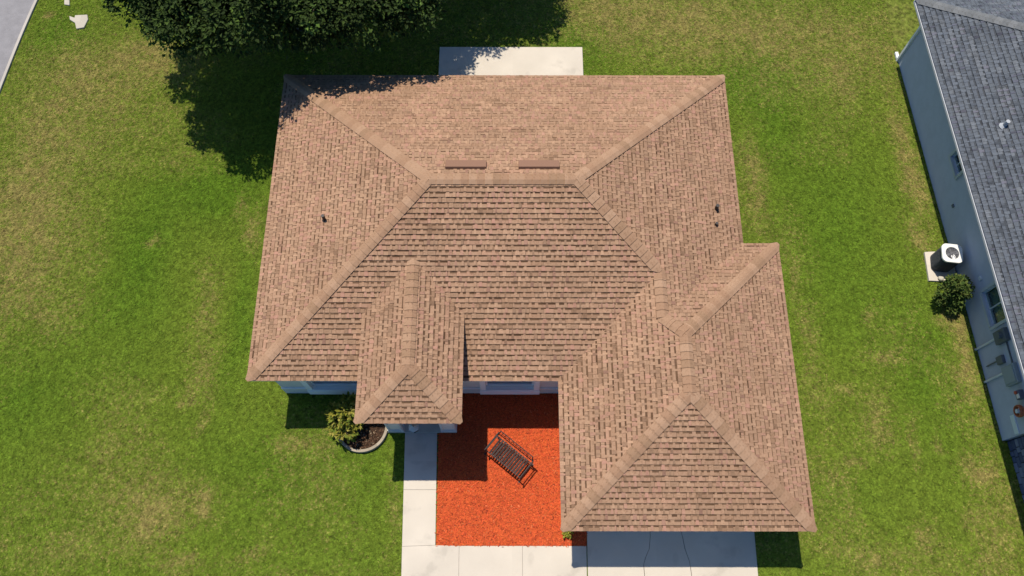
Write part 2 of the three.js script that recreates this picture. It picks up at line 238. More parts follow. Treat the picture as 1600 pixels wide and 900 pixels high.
function layShingles(faces, set, E, roof, toWorld) {
  const list = [];
  for (const f of faces) {
    const { n, up, u } = faceFrame(f), dn = up.clone().negate(); const ct = Math.sqrt(1 + f.p * f.p), ev = E / ct; const vmax = rowSpan(f, .01)[2];
    for (let k = 0; k * ev < vmax - .06; k++) {
      const v0 = k * ev - (k ? 0 : .012), v1 = Math.min((k + 1) * ev, vmax - .03); let [a, b] = rowSpan(f, v1); if (!(b > a)) continue;
      const spans = f.cut ? f.cut(v1, a, b) : [[a, b]];
      for (const [s0, s1] of spans) {
        let x = s0 - rr(0, .25), first = true;
        while (x < s1 - .02) {
          let vr = pick(set); const v2 = pick(set), pn = fbm((f.O[0] + f.U[0] * x + f.S[0] * v0) * .8 + 50, (f.O[1] + f.U[1] * x + f.S[1] * v0) * .8 + 20, 3); if (pn < .44 ? v2.lum < vr.lum : pn > .58 && v2.lum > vr.lum) vr = v2; let x0 = Math.max(x, s0), x1 = Math.min(x + vr.w, s1), sx = (x1 - x0) / vr.w; x += vr.w;
          if (x1 - x0 < .03) continue;
          const X = f.O[0] + f.U[0] * x0 + f.S[0] * v0, Z = f.O[1] + f.U[1] * x0 + f.S[1] * v0, Y = f.h + f.p * v0;
          const flip = new THREE.Vector3().crossVectors(u, n).dot(dn) < 0, o = flip ? x1 - x0 : 0, lift = .012 + rr(-.0015, .0015);
          const m = new THREE.Matrix4().makeBasis(u.clone().multiplyScalar(flip ? -sx : sx), n, dn).setPosition(X + f.U[0] * o + n.x * lift, Y + n.y * lift, Z + f.U[1] * o + n.z * lift);
          const w = V(X, Y, Z).applyMatrix4(toWorld); const p = w.clone().project(camera); const vis = Math.abs(p.x) < .97 && Math.abs(p.y) < .97; const nw = n.clone().transformDirection(toWorld), vd = camera.position.clone().sub(w), d2 = vd.lengthSq();
          list.push({ m, vr, score: vis ? (x1 - x0) * Math.max(0, nw.dot(vd.normalize())) / d2 : 0 });
        }
      }
    }
  }
  list.sort((a, b) => b.score - a.score);
  list.slice(0, 300).forEach(s => { const me = mesh('shingle', s.vr.geo, shingleMat, roof); me.applyMatrix4(s.m); });
  const pos = [], nor = [], col = [], uvs = [], nm = new THREE.Matrix3(), q = new THREE.Vector3();
  for (const s of list.slice(300)) { const p = s.vr.geo.attributes.position, nn = s.vr.geo.attributes.normal, c = s.vr.geo.attributes.color; nm.getNormalMatrix(s.m); for (let i = 0; i < p.count; i++) { q.fromBufferAttribute(p, i).applyMatrix4(s.m); pos.push(q.x, q.y, q.z); q.fromBufferAttribute(nn, i).applyMatrix3(nm).normalize(); nor.push(q.x, q.y, q.z); col.push(c.getX(i), c.getY(i), c.getZ(i)); uvs.push(s.vr.geo.attributes.uv.getX(i), s.vr.geo.attributes.uv.getY(i)); } }
  const g = new THREE.BufferGeometry(); g.setAttribute('position', new THREE.Float32BufferAttribute(pos, 3)); g.setAttribute('normal', new THREE.Float32BufferAttribute(nor, 3)); g.setAttribute('color', new THREE.Float32BufferAttribute(col, 3)); g.setAttribute('uv', new THREE.Float32BufferAttribute(uvs, 2));
  const r = mesh('shingle_courses', g, shingleMat, roof); r.userData.kind = 'stuff'; r.userData.label = 'overlapping courses of small roof shingles';
}
function deckGeo(faces, th) { const t = new Tri(), k = [1, 1, 1]; for (const f of faces) { const P = f.P.map(([x, z]) => V(x, faceY(f, x, z), z)); const tr = THREE.ShapeUtils.triangulateShape(f.P.map(([x, z]) => new THREE.Vector2(x, z)), []); for (const [a, b, c] of tr) { t.tri(P[a], P[c], P[b], k); const d = V(0, -th, 0); t.tri(P[a].clone().add(d), P[b].clone().add(d), P[c].clone().add(d), k); } } const g = t.geo(); g.deleteAttribute('color'); return g; }
function capsAlong(p, q, f1, f2, tones, roof, expo = .21, wing = .15) {
  const d = q.clone().sub(p), L = d.length(); d.normalize(); const n1 = faceFrame(f1).n, n2 = faceFrame(f2).n;
  let w1 = new THREE.Vector3().crossVectors(d, n1).normalize(), w2 = new THREE.Vector3().crossVectors(d, n2).normalize(); if (w1.y > 0) w1.negate(); if (w2.y > 0) w2.negate();
  const nn = n1.clone().add(n2).normalize(), len = expo + .05, n = Math.ceil(L / expo), c = [1, 1, 1], hu = .046, hl = .07, th = .024;
  const prof = (s, h, y, wg = wing) => { const o = d.clone().multiplyScalar(s); const A = o.clone().addScaledVector(w1, wg).addScaledVector(n1, h + y), A2 = o.clone().addScaledVector(w1, .022).addScaledVector(n1, h + y + .002), B2 = o.clone().addScaledVector(w2, .022).addScaledVector(n2, h + y + .002), B = o.clone().addScaledVector(w2, wg).addScaledVector(n2, h + y); return [A, A2, B2, B]; };
  const build = secs => { const t = new Tri(); const T_ = secs.map(q => prof(q[0], q[1], 0, q[2])), U_ = secs.map(q => prof(q[0], q[1], -th, q[2]));
    for (let j = 0; j + 1 < secs.length; j++) { const a = T_[j], b = T_[j + 1], a0 = U_[j], b0 = U_[j + 1]; for (let i = 0; i < 3; i++) { t.quad(a[i], a[i + 1], b[i + 1], b[i], c); t.quad(a0[i], b0[i], b0[i + 1], a0[i + 1], c); if (!j) t.quad(a[i + 1], a[i], a0[i], a0[i + 1], c); } t.quad(a[0], b[0], b0[0], a0[0], c); t.quad(b[3], a[3], a0[3], b0[3], c); }
    const g = t.geo(), pp = g.attributes.position, uv = new Float32Array(pp.count * 2); g.deleteAttribute('color'); for (let i = 0; i < pp.count; i++) { uv[2 * i] = pp.getX(i) + p.x * .37; uv[2 * i + 1] = pp.getZ(i) + pp.getY(i) + p.z * .61; } g.setAttribute('uv', new THREE.BufferAttribute(uv, 2)); return g; };
  const full = build([[0, hl, wing], [len, hu, wing]]), tip = build([[-.01, hl, .03], [.15, hl - .008, wing], [len, hu, wing]]);
  for (let k = 0; k < n; k++) { const s = k * expo; const m = mesh('ridge_cap', k === 0 && d.y > .05 ? tip : full, pick(tones), roof); m.position.copy(p).addScaledVector(d, Math.min(s, L - len + .04)); }
}

const house = thing('house', 'tan shingled hip roof house with raised entry porch and garage wing', 'house');
const E = 0.139;
{
  const D = zF - zB, zm = (zB + zF) / 2, gm = (gL + gR) / 2, GW = gR - gL, x2 = (gL + xR) / 2, Q = qR - qL, qm = (qL + qR) / 2, hq = h1 + PT * Q / 2, zq = zF - (h1 - h0) / PT, zqr = zF - (hq - h0) / PT, vq = (h1 - h0) / PT;
  const A = [xL, zB], B = [xR, zB], C = [xR, gB], Dd = [gR, gB], Ee = [gR, gF], F = [gL, gF], Gp = [gL, zF], H = [xL, zF], R1 = [xL + D / 2, zm], R2 = [xR - D / 2, zm], S1 = [x2, zF - (x2 - gL)], S2 = [x2, gB + (x2 - gL)], K1 = [gm, gB + GW / 2], K2 = [gm, gF - GW / 2];
  const F_ = (P, O, U, S, h = h0, cut) => ({ P, O, U, S, h, p: PT, cut });
  const back = F_([A, B, R2, R1], A, [1, 0], [0, 1]), left = F_([H, A, R1], H, [0, -1], [1, 0]), right = F_([B, C, S2, S1, R2], B, [0, 1], [-1, 0]);
  const front = F_([H, R1, R2, S1, Gp], H, [1, 0], [0, -1], h0, (v, a, b) => { const hw = v < vq ? Q / 2 - .12 : Q / 2 - (v - vq) - .02; if (hw <= 0) return [[a, b]]; const c = qm - xL; return [[a, c - hw], [c + hw, b]]; });
  const gleft = F_([Gp, S1, S2, K1, K2, F], F, [0, -1], [1, 0]), gback = F_([C, Dd, K1, S2], C, [1, 0], [0, 1]), gright = F_([Dd, Ee, K2, K1], Dd, [0, 1], [-1, 0]), gfront = F_([Ee, F, K2], F, [1, 0], [0, -1]);
  const pk = [qm, qF - Q / 2], pb = [qm, zqr - .05], pl = [qL, zq - .1], pr = [qR, zq - .1], pfl = [qL, qF], pfr = [qR, qF];
  const pleft = F_([pfl, pl, pb, pk], pfl, [0, -1], [1, 0], h1), pright = F_([pfr, pk, pb, pr], pr, [0, 1], [-1, 0], h1), pfront = F_([pfl, pk, pfr], pfl, [1, 0], [0, -1], h1);
  const faces = [back, left, right, front, gleft, gback, gright, gfront, pleft, pright, pfront];
  const deckMat = std([.2, .135, .09], .95, { side: THREE.DoubleSide });
  const roof = mesh('roof', deckGeo(faces, .04), deckMat, house); roof.userData.label = 'tan brown shingle roof with lighter ridge caps';
  const tones = [[0.3677, 0.2279, 0.1476], [0.3484, 0.2176, 0.1393], [0.3291, 0.2019, 0.1278], [0.3429, 0.2101, 0.1349], [0.3649, 0.2242, 0.1442], [0.3677, 0.2176, 0.1432], [0.3263, 0.2009, 0.1278], [0.3484, 0.2176, 0.1398], [0.3456, 0.2112, 0.136], [0.3042, 0.1845, 0.1158]], bands = [[.112, .062, .036], [.135, .078, .045], [.09, .05, .029], [.16, .096, .058]];
  const set = shingleSet(tones, bands, E, 70);
  layShingles(faces, set, E, roof, new THREE.Matrix4());
  const capM = [[.385, .24, .153], [.36, .222, .14], [.40, .252, .162], [.345, .208, .13], [.375, .232, .147], [.41, .26, .168], [.32, .198, .122]].map(c => std(c.map(v => v * .93), .95, { side: THREE.DoubleSide, map: granTex }));
  const P3 = (pt, f) => V(pt[0], faceY(f, pt[0], pt[1]), pt[1]);
  const cap = (a, b, f1, f2) => capsAlong(P3(a, f1), P3(b, f1), f1, f2, capM, roof);
  cap(H, R1, front, left); cap(A, R1, left, back); cap(B, R2, back, right); cap(S1, R2, front, right); cap(S2, S1, gleft, right); cap(K1, S2, gleft, gback); cap(Dd, K1, gback, gright); cap(Ee, K2, gright, gfront); cap(F, K2, gleft, gfront); cap(R1, R2, front, back); cap(K2, K1, gleft, gright);
  cap(pfl, pk, pleft, pfront); cap(pfr, pk, pright, pfront); cap(pk, pb, pleft, pright);
  // metal drip edge and fascia along the eaves
  const edge = std([.30, .21, .145], .6), white = std([.62, .60, .55], .7);
  const runs = [[A, B], [B, C], [C, Dd], [Dd, Ee], [Ee, F], [F, Gp], [Gp, H], [H, A]];
  const lay = (pa, pb2, h) => { const dx = pb2[0] - pa[0], dz = pb2[1] - pa[1], L = Math.hypot(dx, dz), a = Math.atan2(-dz, dx), cx = (pa[0] + pb2[0]) / 2, cz = (pa[1] + pb2[1]) / 2, nx = -dz / L, nz = dx / L; /* inward */
    let g = new THREE.BoxGeometry(L - .03, .16, .025); g.rotateY(a); g.translate(cx + nx * .03, h - .1, cz + nz * .03); mesh('fascia', g, white, house);
    g = new THREE.BoxGeometry(L + .02, .03, .03); g.rotateY(a); g.translate(cx, h + .004, cz); mesh('drip_edge', g, edge, house); };
  for (const [a, b] of runs) lay(a, b, h0);
  for (const [a, b] of [[pr, pfr], [pfr, pfl], [pfl, pl]]) lay(a, b, h1);
  const soff = (P, y) => mesh('soffit', prism(P, y - .012, y), white, house);
  const io = OV + .02; const ins = (x, z) => [x, z];
  soff([[xL + .05, zF - io], [gL + .3, zF - io], [gL + .3, zF - .05], [xL + .05, zF - .05]], h0 - .17);
  soff([[xL + .05, zB + .05], [xR - .05, zB + .05], [xR - .05, zB + io], [xL + .05, zB + io]], h0 - .17);
  soff([[xL + .05, zB + io + .01], [xL + io, zB + io + .01], [xL + io, zF - io - .01], [xL + .05, zF - io - .01]], h0 - .17);
  soff([[xR - io, zB + io + .01], [xR - .05, zB + io + .01], [xR - .05, gB + io], [xR - io, gB + io]], h0 - .17);
  soff([[gR - io, gB + .05], [gR - .05, gB + .05], [gR - .05, gF - .05], [gR - io, gF - .05]], h0 - .17);
  soff([[gL + .31, gF - io], [gR - io - .01, gF - io], [gR - io - .01, gF - .05], [gL + .31, gF - .05]], h0 - .17);
  soff([[gL + .05, zF - .04], [gL + .3, zF - .04], [gL + .3, gF - .05], [gL + .05, gF - .05]], h0 - .17);
  soff([[qL + .05, zF - .6], [qR - .05, zF - .6], [qR - .05, qF - .05], [qL + .05, qF - .05]], h1 - .17);
  // roof vents
  const vm = std([.235, .125, .078], .75);
  for (const u0 of [696, 810]) { let hv = 4.35; for (let k = 0; k < 8; k++) hv = .5 * hv + .5 * (faceY(back, 0, G(u0, 257.5, hv).z) + .07); const a = G(u0, 257.5, hv), b = G(u0 + 64, 257.5, hv), z = a.z, L = b.x - a.x; const { n, up } = faceFrame(back); const g = new RoundedBoxGeometry(L, .1, .3, 2, .012); const m = mesh('roof_vent', g, vm, house); m.applyMatrix4(new THREE.Matrix4().makeBasis(V(1, 0, 0), n, new THREE.Vector3().crossVectors(V(1, 0, 0), n)).setPosition((a.x + b.x) / 2, faceY(back, 0, z) + .07, z)); m.userData.label = 'flat reddish brown roof vent below the ridge'; }
  const pm = std([.03, .025, .022], .6);
  const pv = (u, v, f, r, hgt) => { let p = G(u, v, 3.3); for (let k = 0; k < 4; k++) p = G(u, v, faceY(f, p.x, p.z) + .05); const y = faceY(f, p.x, p.z), gr = mesh('pipe_vent', merge([new THREE.CylinderGeometry(r, r, hgt, 14).translate(0, hgt / 2, 0), new THREE.CylinderGeometry(r * 1.05, r * 2, .05, 14).translate(0, .03, 0)]), pm, house); gr.position.set(p.x, y - .01, p.z); gr.userData.label = 'small dark pipe vent on the roof slope'; };
  pv(507, 343, left, .045, .3); pv(1119, 326, right, .05, .26); pv(1119, 351, right, .04, .16);
  // ---- walls
  const wTex = tex(512, 512, (i, j) => { const n = fbm(i / 60, j / 60, 4), q = hash(i, j); const v = .9 + .12 * n + .1 * (q - .5); return [v, v, v]; });
  const wallM = std([.74, .70, .63], .92, { map: wTex }), trimM = std([.82, .83, .81], .8), glass = new THREE.MeshPhysicalMaterial({ color: 0xffffff, roughness: .03, transmission: 1, thickness: 0, ior: 1.5 });
  const curtain = std([.03, .03, .034], 1), H0 = h0 - .06, T = .14;
  // wall segment from a to b (outside on the right hand when walking a->b is -normal), holes in [u0,u1,y0,y1]
  function wallSeg(a, b, holes = []) {
    const dx = b[0] - a[0], dz = b[1] - a[1], L = Math.hypot(dx, dz); const s = new THREE.Shape([[0, -.1], [L, -.1], [L, H0], [0, H0]].map(p => new THREE.Vector2(...p)));
    for (const [u0, u1, y0, y1] of holes) s.holes.push(new THREE.Path([[u0, y0], [u0, y1], [u1, y1], [u1, y0]].map(p => new THREE.Vector2(...p))));
    const g = new THREE.ExtrudeGeometry(s, { depth: T, bevelEnabled: false }); const m = mesh('wall', planarUV(g), wallM, house); m.position.set(a[0], 0, a[1]); m.rotation.y = Math.atan2(-dz, dx); m.translateZ(-T); return m;
  }
  const W = wallPlan; // outside walls, walked so that the outside faces local +z
  const wz = zF - OV, gz = gF - OV;
  wallSeg(W[7], [-3.62, wz], [[.96, 2.46, .74, 2.2]]); wallSeg([-3.62, wz], [-1.62, wz], [[.55, 1.5, .1, 2.15]]); wallSeg([-1.62, wz], [W[6][0] - .002, wz], [[.86, 2.24, .74, 2.2]]);
  wallSeg([W[6][0], wz - T], [W[5][0], W[5][1] - .002]); wallSeg([W[5][0], gz], [W[4][0], gz], [[.55, 5.1, .02, 2.15]]);
  wallSeg([W[4][0], gz - .002], [W[3][0], W[3][1]]); wallSeg([W[3][0] - .002, W[3][1]], [W[2][0], W[2][1]]); wallSeg(W[2], W[1]); wallSeg([W[1][0] - .002, W[1][1]], [W[0][0] + .002, W[0][1]]); wallSeg(W[0], [W[7][0], W[7][1] - .002]);
  // projecting stucco base band with a cap line on the two front walls
  const band = (x0, x1) => { mesh('base_band', planarUV(box(x1 - x0, .6, .03, (x0 + x1) / 2, .27, wz + .015)), wallM, house); mesh('band_cap', box(x1 - x0, .05, .05, (x0 + x1) / 2, .595, wz + .025, .008), trimM, house); };
  band(W[7][0], -5.95); band(-4.1, -3.62); band(-1.6, -.93); band(.8, W[6][0] - .003);
  function windowAt(x0, x1, y0, y1, z, label) {
    const g = new THREE.Group(); g.name = 'window'; g.position.set((x0 + x1) / 2, 0, z); house.add(g); g.userData.label = label; const w = x1 - x0, hh = y1 - y0, d = .11;
    mesh('surround', merge([box(.16, hh + .16, d, -w / 2 - .08, y0 + hh / 2, d / 2), box(.16, hh + .16, d, w / 2 + .08, y0 + hh / 2, d / 2), box(w + .32, .16, d, 0, y1 + .16, d / 2)]), trimM, g);
    mesh('sill', merge([box(w + .36, .36, d + .03, 0, y0 - .262, (d + .03) / 2, .012), box(w + .02, .07, d + .01, 0, y0 - .045, (d + .01) / 2, .01)]), trimM, g);
    mesh('frame', merge([box(.05, hh, .05, -w / 2 + .025, y0 + hh / 2, -.05), box(.05, hh, .05, w / 2 - .025, y0 + hh / 2, -.05), box(w - .1, .05, .05, 0, y0 + .025, -.05), box(w - .1, .05, .05, 0, y1 - .025, -.05), box(w - .1, .04, .045, 0, y0 + hh / 2, -.05)]), trimM, g);
    for (const k of [0, 1]) mesh('pane', box(w - .1, hh / 2 - .07, .006, 0, y0 + .025 + hh * (k ? .75 : .25) - (k ? .025 : 0), -.055), glass, g);
    mesh('blind', box(w - .04, hh - .02, .01, 0, y0 + hh / 2, -.2), curtain, g);
  }
  windowAt(W[7][0] + .96, W[7][0] + 2.46, .74, 2.2, wz, 'window with wide pale sill left of the porch'); windowAt(-.76, .62, .74, 2.2, wz, 'window with pale surround above the mulch bed');
  // entry door
  const dg = new THREE.Group(); dg.name = 'door'; dg.position.set(-2.6, 0, wz - .09); house.add(dg); const doorM = std([.12, .05, .03], .5);
  mesh('door_leaf', box(.93, 2.03, .05, 0, 1.125, 0), doorM, dg); for (const [y, h] of [[.55, .6], [1.5, .95]]) for (const x of [-.22, .22]) mesh('door_panel', box(.32, h, .02, x, y, .033, .008), doorM, dg); mesh('handle', merge([new THREE.SphereGeometry(.035, 14, 10).translate(.38, 1.05, .08), new THREE.CylinderGeometry(.012, .012, .06, 10).rotateX(Math.PI / 2).translate(.38, 1.05, .05)]), std([.6, .55, .4], .3, { metalness: 1 }), dg);
  // garage door
  const gd = new THREE.Group(); gd.name = 'garage_door'; gd.position.set(W[5][0] + .55 + 2.275, 0, gz - .1); house.add(gd);
  for (let r = 0; r < 4; r++) for (let c = 0; c < 4; c++) mesh('panel', box(1.125, .52, .04, -1.7 + c * 1.133, .29 + r * .53, 0, .012), trimM, gd);
  mesh('backing', box(4.53, 2.12, .02, 0, 1.09, -.05), trimM, gd);
  // porch: floor, columns, beams
  mesh('porch_floor', planarUV(prism(porchPoly, -.05, .1)), concrete, house);
  const postM = std([.60, .60, .58], .85);
  for (const cx of [-3.385, -1.845]) { const g = new THREE.Group(); g.name = 'column'; g.position.set(cx, 0, -5.06); house.add(g);
    mesh('shaft', planarUV(box(.40, 2.62, .40, 0, 1.37, 0)), wallM, g); mesh('base', box(.47, .22, .47, 0, .16, 0, .015), postM, g); mesh('capital', box(.47, .16, .47, 0, 2.6, 0, .015), postM, g);
    const tr = []; for (const s of [-1, 1]) { tr.push(box(.06, 2.22, .02, s * .17, 1.38, .212), box(.02, 2.22, .06, .212 * s, 1.38, -.17), box(.02, 2.22, .06, .212 * s, 1.38, .17)); } mesh('corner_trim', merge(tr), postM, g); }
  mesh('porch_beam', planarUV(merge([box(1.96, .5, .38, -2.615, 2.93, -5.06), box(.3, .5, 1.6, -3.43, 2.93, -6.05), box(.3, .5, 1.6, -1.80, 2.93, -6.05)])), wallM, house);
  for (const x of [-3.5, -1.73]) mesh('cheek_wall', planarUV(box(.1, .62, 1.6, x, 2.88, -6.12)), wallM, house);
}

// hanging lantern in the porch opening
{
  const l = thing('porch_lantern', 'pale lantern hanging in the porch opening between the columns', 'lantern', [-2.64, -.1, -4.56]);
  const lm = std([.55, .55, .52], .5), dk = std([.04, .04, .045], .5, { metalness: .5 });
  mesh('bracket', merge([new THREE.CylinderGeometry(.012, .012, .5, 8).translate(0, 2.45, 0), box(.03, .03, .36, 0, 2.69, -.16)]), dk, l);
  mesh('cap', new THREE.ConeGeometry(.15, .1, 6).translate(0, 2.2, 0), lm, l);
  const bars = []; for (let k = 0; k < 6; k++) { const a = k * Math.PI / 3; bars.push(new THREE.CylinderGeometry(.01, .01, .24, 6).translate(Math.cos(a) * .1, 2.04, Math.sin(a) * .1)); } bars.push(new THREE.CylinderGeometry(.12, .1, .03, 6).translate(0, 1.92, 0)); mesh('cage', merge(bars), dk, l);
  mesh('glass', new THREE.CylinderGeometry(.085, .075, .22, 6).translate(0, 2.04, 0), std([.7, .7, .66], .3), l);
}

// ---------------------------------------------------------------- leaves and trees
function leafSoup(n, place, size, tones) { // many single folded leaves
  const t = new Tri();
  for (let k = 0; k < n; k++) {
    const { p, out, tone = 1 } = place(k); const s = size * rr(.65, 1.3), ax = V(rr(-1, 1), rr(-.55, .35), rr(-1, 1)).addScaledVector(out, .8).normalize(); const nn = V(rr(-.7, .7), rr(.3, 1), rr(-.7, .7)).addScaledVector(out, .35); const side = new THREE.Vector3().crossVectors(ax, nn).normalize(), up = new THREE.Vector3().crossVectors(side, ax);
    const w = s * rr(.22, .34), tip = p.clone().addScaledVector(ax, s).addScaledVector(up, -.12 * s), mid = p.clone().addScaledVector(ax, s * .45), a = mid.clone().addScaledVector(side, w).addScaledVector(up, .09 * s), b = mid.clone().addScaledVector(side, -w).addScaledVector(up, .09 * s); const c0 = pick(tones), f = rr(.75, 1.25) * tone, c = c0.map(v => v * f);
    t.tri(p, a, tip, c); t.tri(p, tip, b, c);
  }
  return t.geo();
}
const leafMat = new THREE.MeshPhysicalMaterial({ color: 0xffffff, vertexColors: true, roughness: .85, specularIntensity: .25, side: THREE.DoubleSide, transmission: .2, thickness: 0 });
const barkTex = tex(256, 512, (i, j) => { const n = fbm(i / 10, j / 40, 4); const v = .5 + 1.0 * n; return [.11 * v, .085 * v, .065 * v]; });
const bark = std([1, 1, 1], .95, { map: barkTex });
function limb(a, b, r0, r1, bend = .15) { const m = a.clone().lerp(b, .5).add(V(rr(-1, 1), rr(-.2, .8), rr(-1, 1)).multiplyScalar(bend * a.distanceTo(b))); const c = new THREE.CatmullRomCurve3([a, m, b]); const N = 10, R = 8, g = new THREE.TubeGeometry(c, N, 1, R, false), p = g.attributes.position; for (let i = 0; i <= N; i++) { const q = c.getPointAt(i / N), r = r0 + (r1 - r0) * i / N; for (let j = 0; j <= R; j++) { const k = i * (R + 1) + j; p.setXYZ(k, q.x + (p.getX(k) - q.x) * r, q.y + (p.getY(k) - q.y) * r, q.z + (p.getZ(k) - q.z) * r); } } g.computeVertexNormals(); return g; }
function bigTree(label, base, lobes, nClump, leaves, size, tones, r0) {
  const t = thing('shade_tree', label, 'tree', base); const B = V(...base); const fork = V(.1, 2.2, 0);
  mesh('trunk', limb(V(0, -.1, 0), fork, r0, r0 * .72, .04), bark, t);
  const cl = []; let W = 0; for (const l of lobes) { W += l[3] ** 2; }
  for (const [x, y, z, r, ry] of lobes) {
    const c = V(x, y, z).sub(B); const lm = [limb(fork, c, r0 * .42, .05, .12)]; for (let k = 0; k < 5; k++) lm.push(limb(c.clone().lerp(fork, rr(.1, .4)), c.clone().add(V(rr(-1, 1) * r, rr(-.2, .8) * ry, rr(-1, 1) * r).multiplyScalar(.8)), .045, .012, .15)); mesh('limb', merge(lm), bark, t);
    const n = Math.round(nClump * r * r / W); for (let k = 0; k < n; k++) { const d = V(rr(-1, 1), rr(-1, 1), rr(-1, 1)); if (d.lengthSq() > 1) { k--; continue; } d.normalize(); const q = Math.pow(rnd(), .4); cl.push({ c: c.clone().add(V(d.x * r * q, d.y * ry * q, d.z * r * q)), d, s: rr(.18, .42), tone: rnd() < .2 ? rr(1.4, 2.1) : rr(.6, 1.15) }); }
  }
  const geo = leafSoup(leaves, () => { const k = pick(cl), d = V(rr(-1, 1), rr(-1, 1), rr(-1, 1)).normalize(), q = Math.pow(rnd(), .45) * k.s; return { p: k.c.clone().add(V(d.x * q, d.y * q * .7, d.z * q)), out: d.clone().add(k.d).normalize(), tone: k.tone }; }, size, tones);
  mesh('crown', geo, leafMat, t); return t;
}
const oak = [[.035, .062, .012], [.045, .08, .014], [.028, .05, .012], [.06, .10, .018], [.05, .085, .02]];
bigTree('large dark green shade tree overhanging the rear corner of the house', [-7.6, 0, -19.6], [
  [-10.3, 5.25, -17.0, 1.5, 1.3], [-9.3, 4.9, -15.95, 1.32, 1.1], [-7.6, 5.4, -16.1, 1.5, 1.4], [-6.0, 5.0, -16.35, 1.4, 1.3], [-4.6, 4.9, -16.5, 1.4, 1.2], [-11.1, 5.2, -18.9, 1.7, 1.5], [-8.8, 6.6, -18.4, 2.2, 1.8], [-6.2, 6.8, -18.8, 2.3, 1.8], [-9.8, 5.4, -21.2, 2.2, 1.8], [-6.8, 6.2, -21.6, 2.3, 1.9], [-4.4, 5.6, -19.2, 2.0, 1.6], [-3.3, 4.7, -16.9, 1.2, 1.1]], 2600, 130000, .14, oak, .34);
bigTree('leafy shade tree behind the white patio slab', [-1.7, 0, -22.6], [
  [-3.55, 4.6, -19.5, 1.35, 1.2], [-.4, 4.7, -21.5, 1.5, 1.3], [-2.6, 5.4, -21.6, 2.0, 1.7], [-.9, 5.6, -23.2, 2.0, 1.7], [-3.6, 5.0, -23.0, 1.9, 1.6], [-3.6, 4.4, -18.2, 1.1, 1.0]], 1200, 55000, .14, oak, .24);

// ---------------------------------------------------------------- round planting bed by the porch
{
  const e = thing('bed_edging', 'round ring of pale concrete edging blocks beside the porch column', 'edging', [ringC[0], 0, ringC[1]]);
  const N = 18, bm = [0.55, .66, .6].map(v => std([v * 1.05, v, v * .9], .9, { map: concTex }));
  const s = new THREE.Shape(); const a0 = -Math.PI / N + .012, a1 = Math.PI / N - .012; s.absarc(0, 0, ringR, a0, a1, false); s.absarc(0, 0, ringR - .065, a1, a0, true); const bg = new THREE.ExtrudeGeometry(s, { depth: .15, bevelEnabled: true, bevelSize: .01, bevelThickness: .015, bevelSegments: 2, curveSegments: 4 }); bg.rotateX(-Math.PI / 2); planarUV(bg);
  for (let k = 0; k < N; k++) { const m = mesh('edging_block', bg, bm[k % 3], e); m.rotation.y = k * 2 * Math.PI / N; m.position.y = rr(-.03, -.01); }
  const soil = mesh('bed_soil', new THREE.CylinderGeometry(ringR - .08, ringR - .08, .1, 32).translate(ringC[0], .03, ringC[1]), std([.05, .03, .02], 1)); struct(tag(soil, 'dark bark mulch inside the round planting bed'));
  const cg = nonIdx(new THREE.BoxGeometry(1, 1, 1)), im = new THREE.InstancedMesh(cg, std([1, 1, 1], .95), 900), m = new THREE.Matrix4(), q = new THREE.Quaternion(), c = new THREE.Color(); for (let k = 0; k < 900; k++) { const r = (ringR - .11) * Math.sqrt(rnd()), a = rr(0, 6.283); q.setFromEuler(new THREE.Euler(rr(-.6, .6), rr(0, 6.28), rr(-.6, .6))); m.compose(V(ringC[0] + r * Math.cos(a), rr(.08, .105), ringC[1] + r * Math.sin(a)), q, V(rr(.03, .09), rr(.008, .02), rr(.015, .035))); im.setMatrixAt(k, m); const f = rr(.5, 1.6); im.setColorAt(k, rnd() < .1 ? c.setRGB(.2 * f, .15 * f, .1 * f) : c.setRGB(.075 * f, .042 * f, .026 * f)); } im.name = 'bark_chips'; im.castShadow = im.receiveShadow = true; im.userData = { kind: 'stuff', label: 'brown bark chips in the round planting bed', category: 'mulch' }; scene.add(im);
}
function shrub(name, label, cat, base, lobes, n, size, tones, stems, group) {
  const t = thing(name, label, cat, base, 0, group); const st = []; for (let k = 0; k < stems; k++) { const l = pick(lobes); st.push(limb(V(rr(-.06, .06), 0, rr(-.06, .06)), V(l[0] + rr(-.5, .5) * l[3], l[1] + rr(-.3, .6) * l[3], l[2] + rr(-.5, .5) * l[3]), .018, .006, .12)); } mesh('stem', merge(st), bark, t);
  const W = lobes.reduce((s, l) => s + l[3] ** 2, 0);
  const geo = leafSoup(n, () => { let r = rnd() * W, l = lobes[0]; for (const q of lobes) { r -= q[3] ** 2; if (r < 0) { l = q; break; } } const d = V(rr(-1, 1), rr(-.8, 1), rr(-1, 1)).normalize(), q = Math.pow(rnd(), .35) * l[3]; return { p: V(l[0] + d.x * q, Math.max(.05, l[1] + d.y * q), l[2] + d.z * q), out: d }; }, size, tones);
  mesh('foliage', geo, leafMat, t); return t;
}
shrub('croton_shrub', 'yellow green leafy shrub in the round bed by the porch', 'shrub', [-4.72, .08, -5.12], [[-.1, .6, 0, .4], [.12, .7, -.3, .34], [-.3, .55, -.15, .32], [.2, .5, .1, .28], [-.05, .5, .38, .3], [-.28, .42, .26, .26], [.05, .9, -.16, .24]], 1200, .14, [[.22, .22, .026], [.16, .19, .025], [.28, .26, .04], [.10, .14, .02], [.33, .29, .065]], 10);
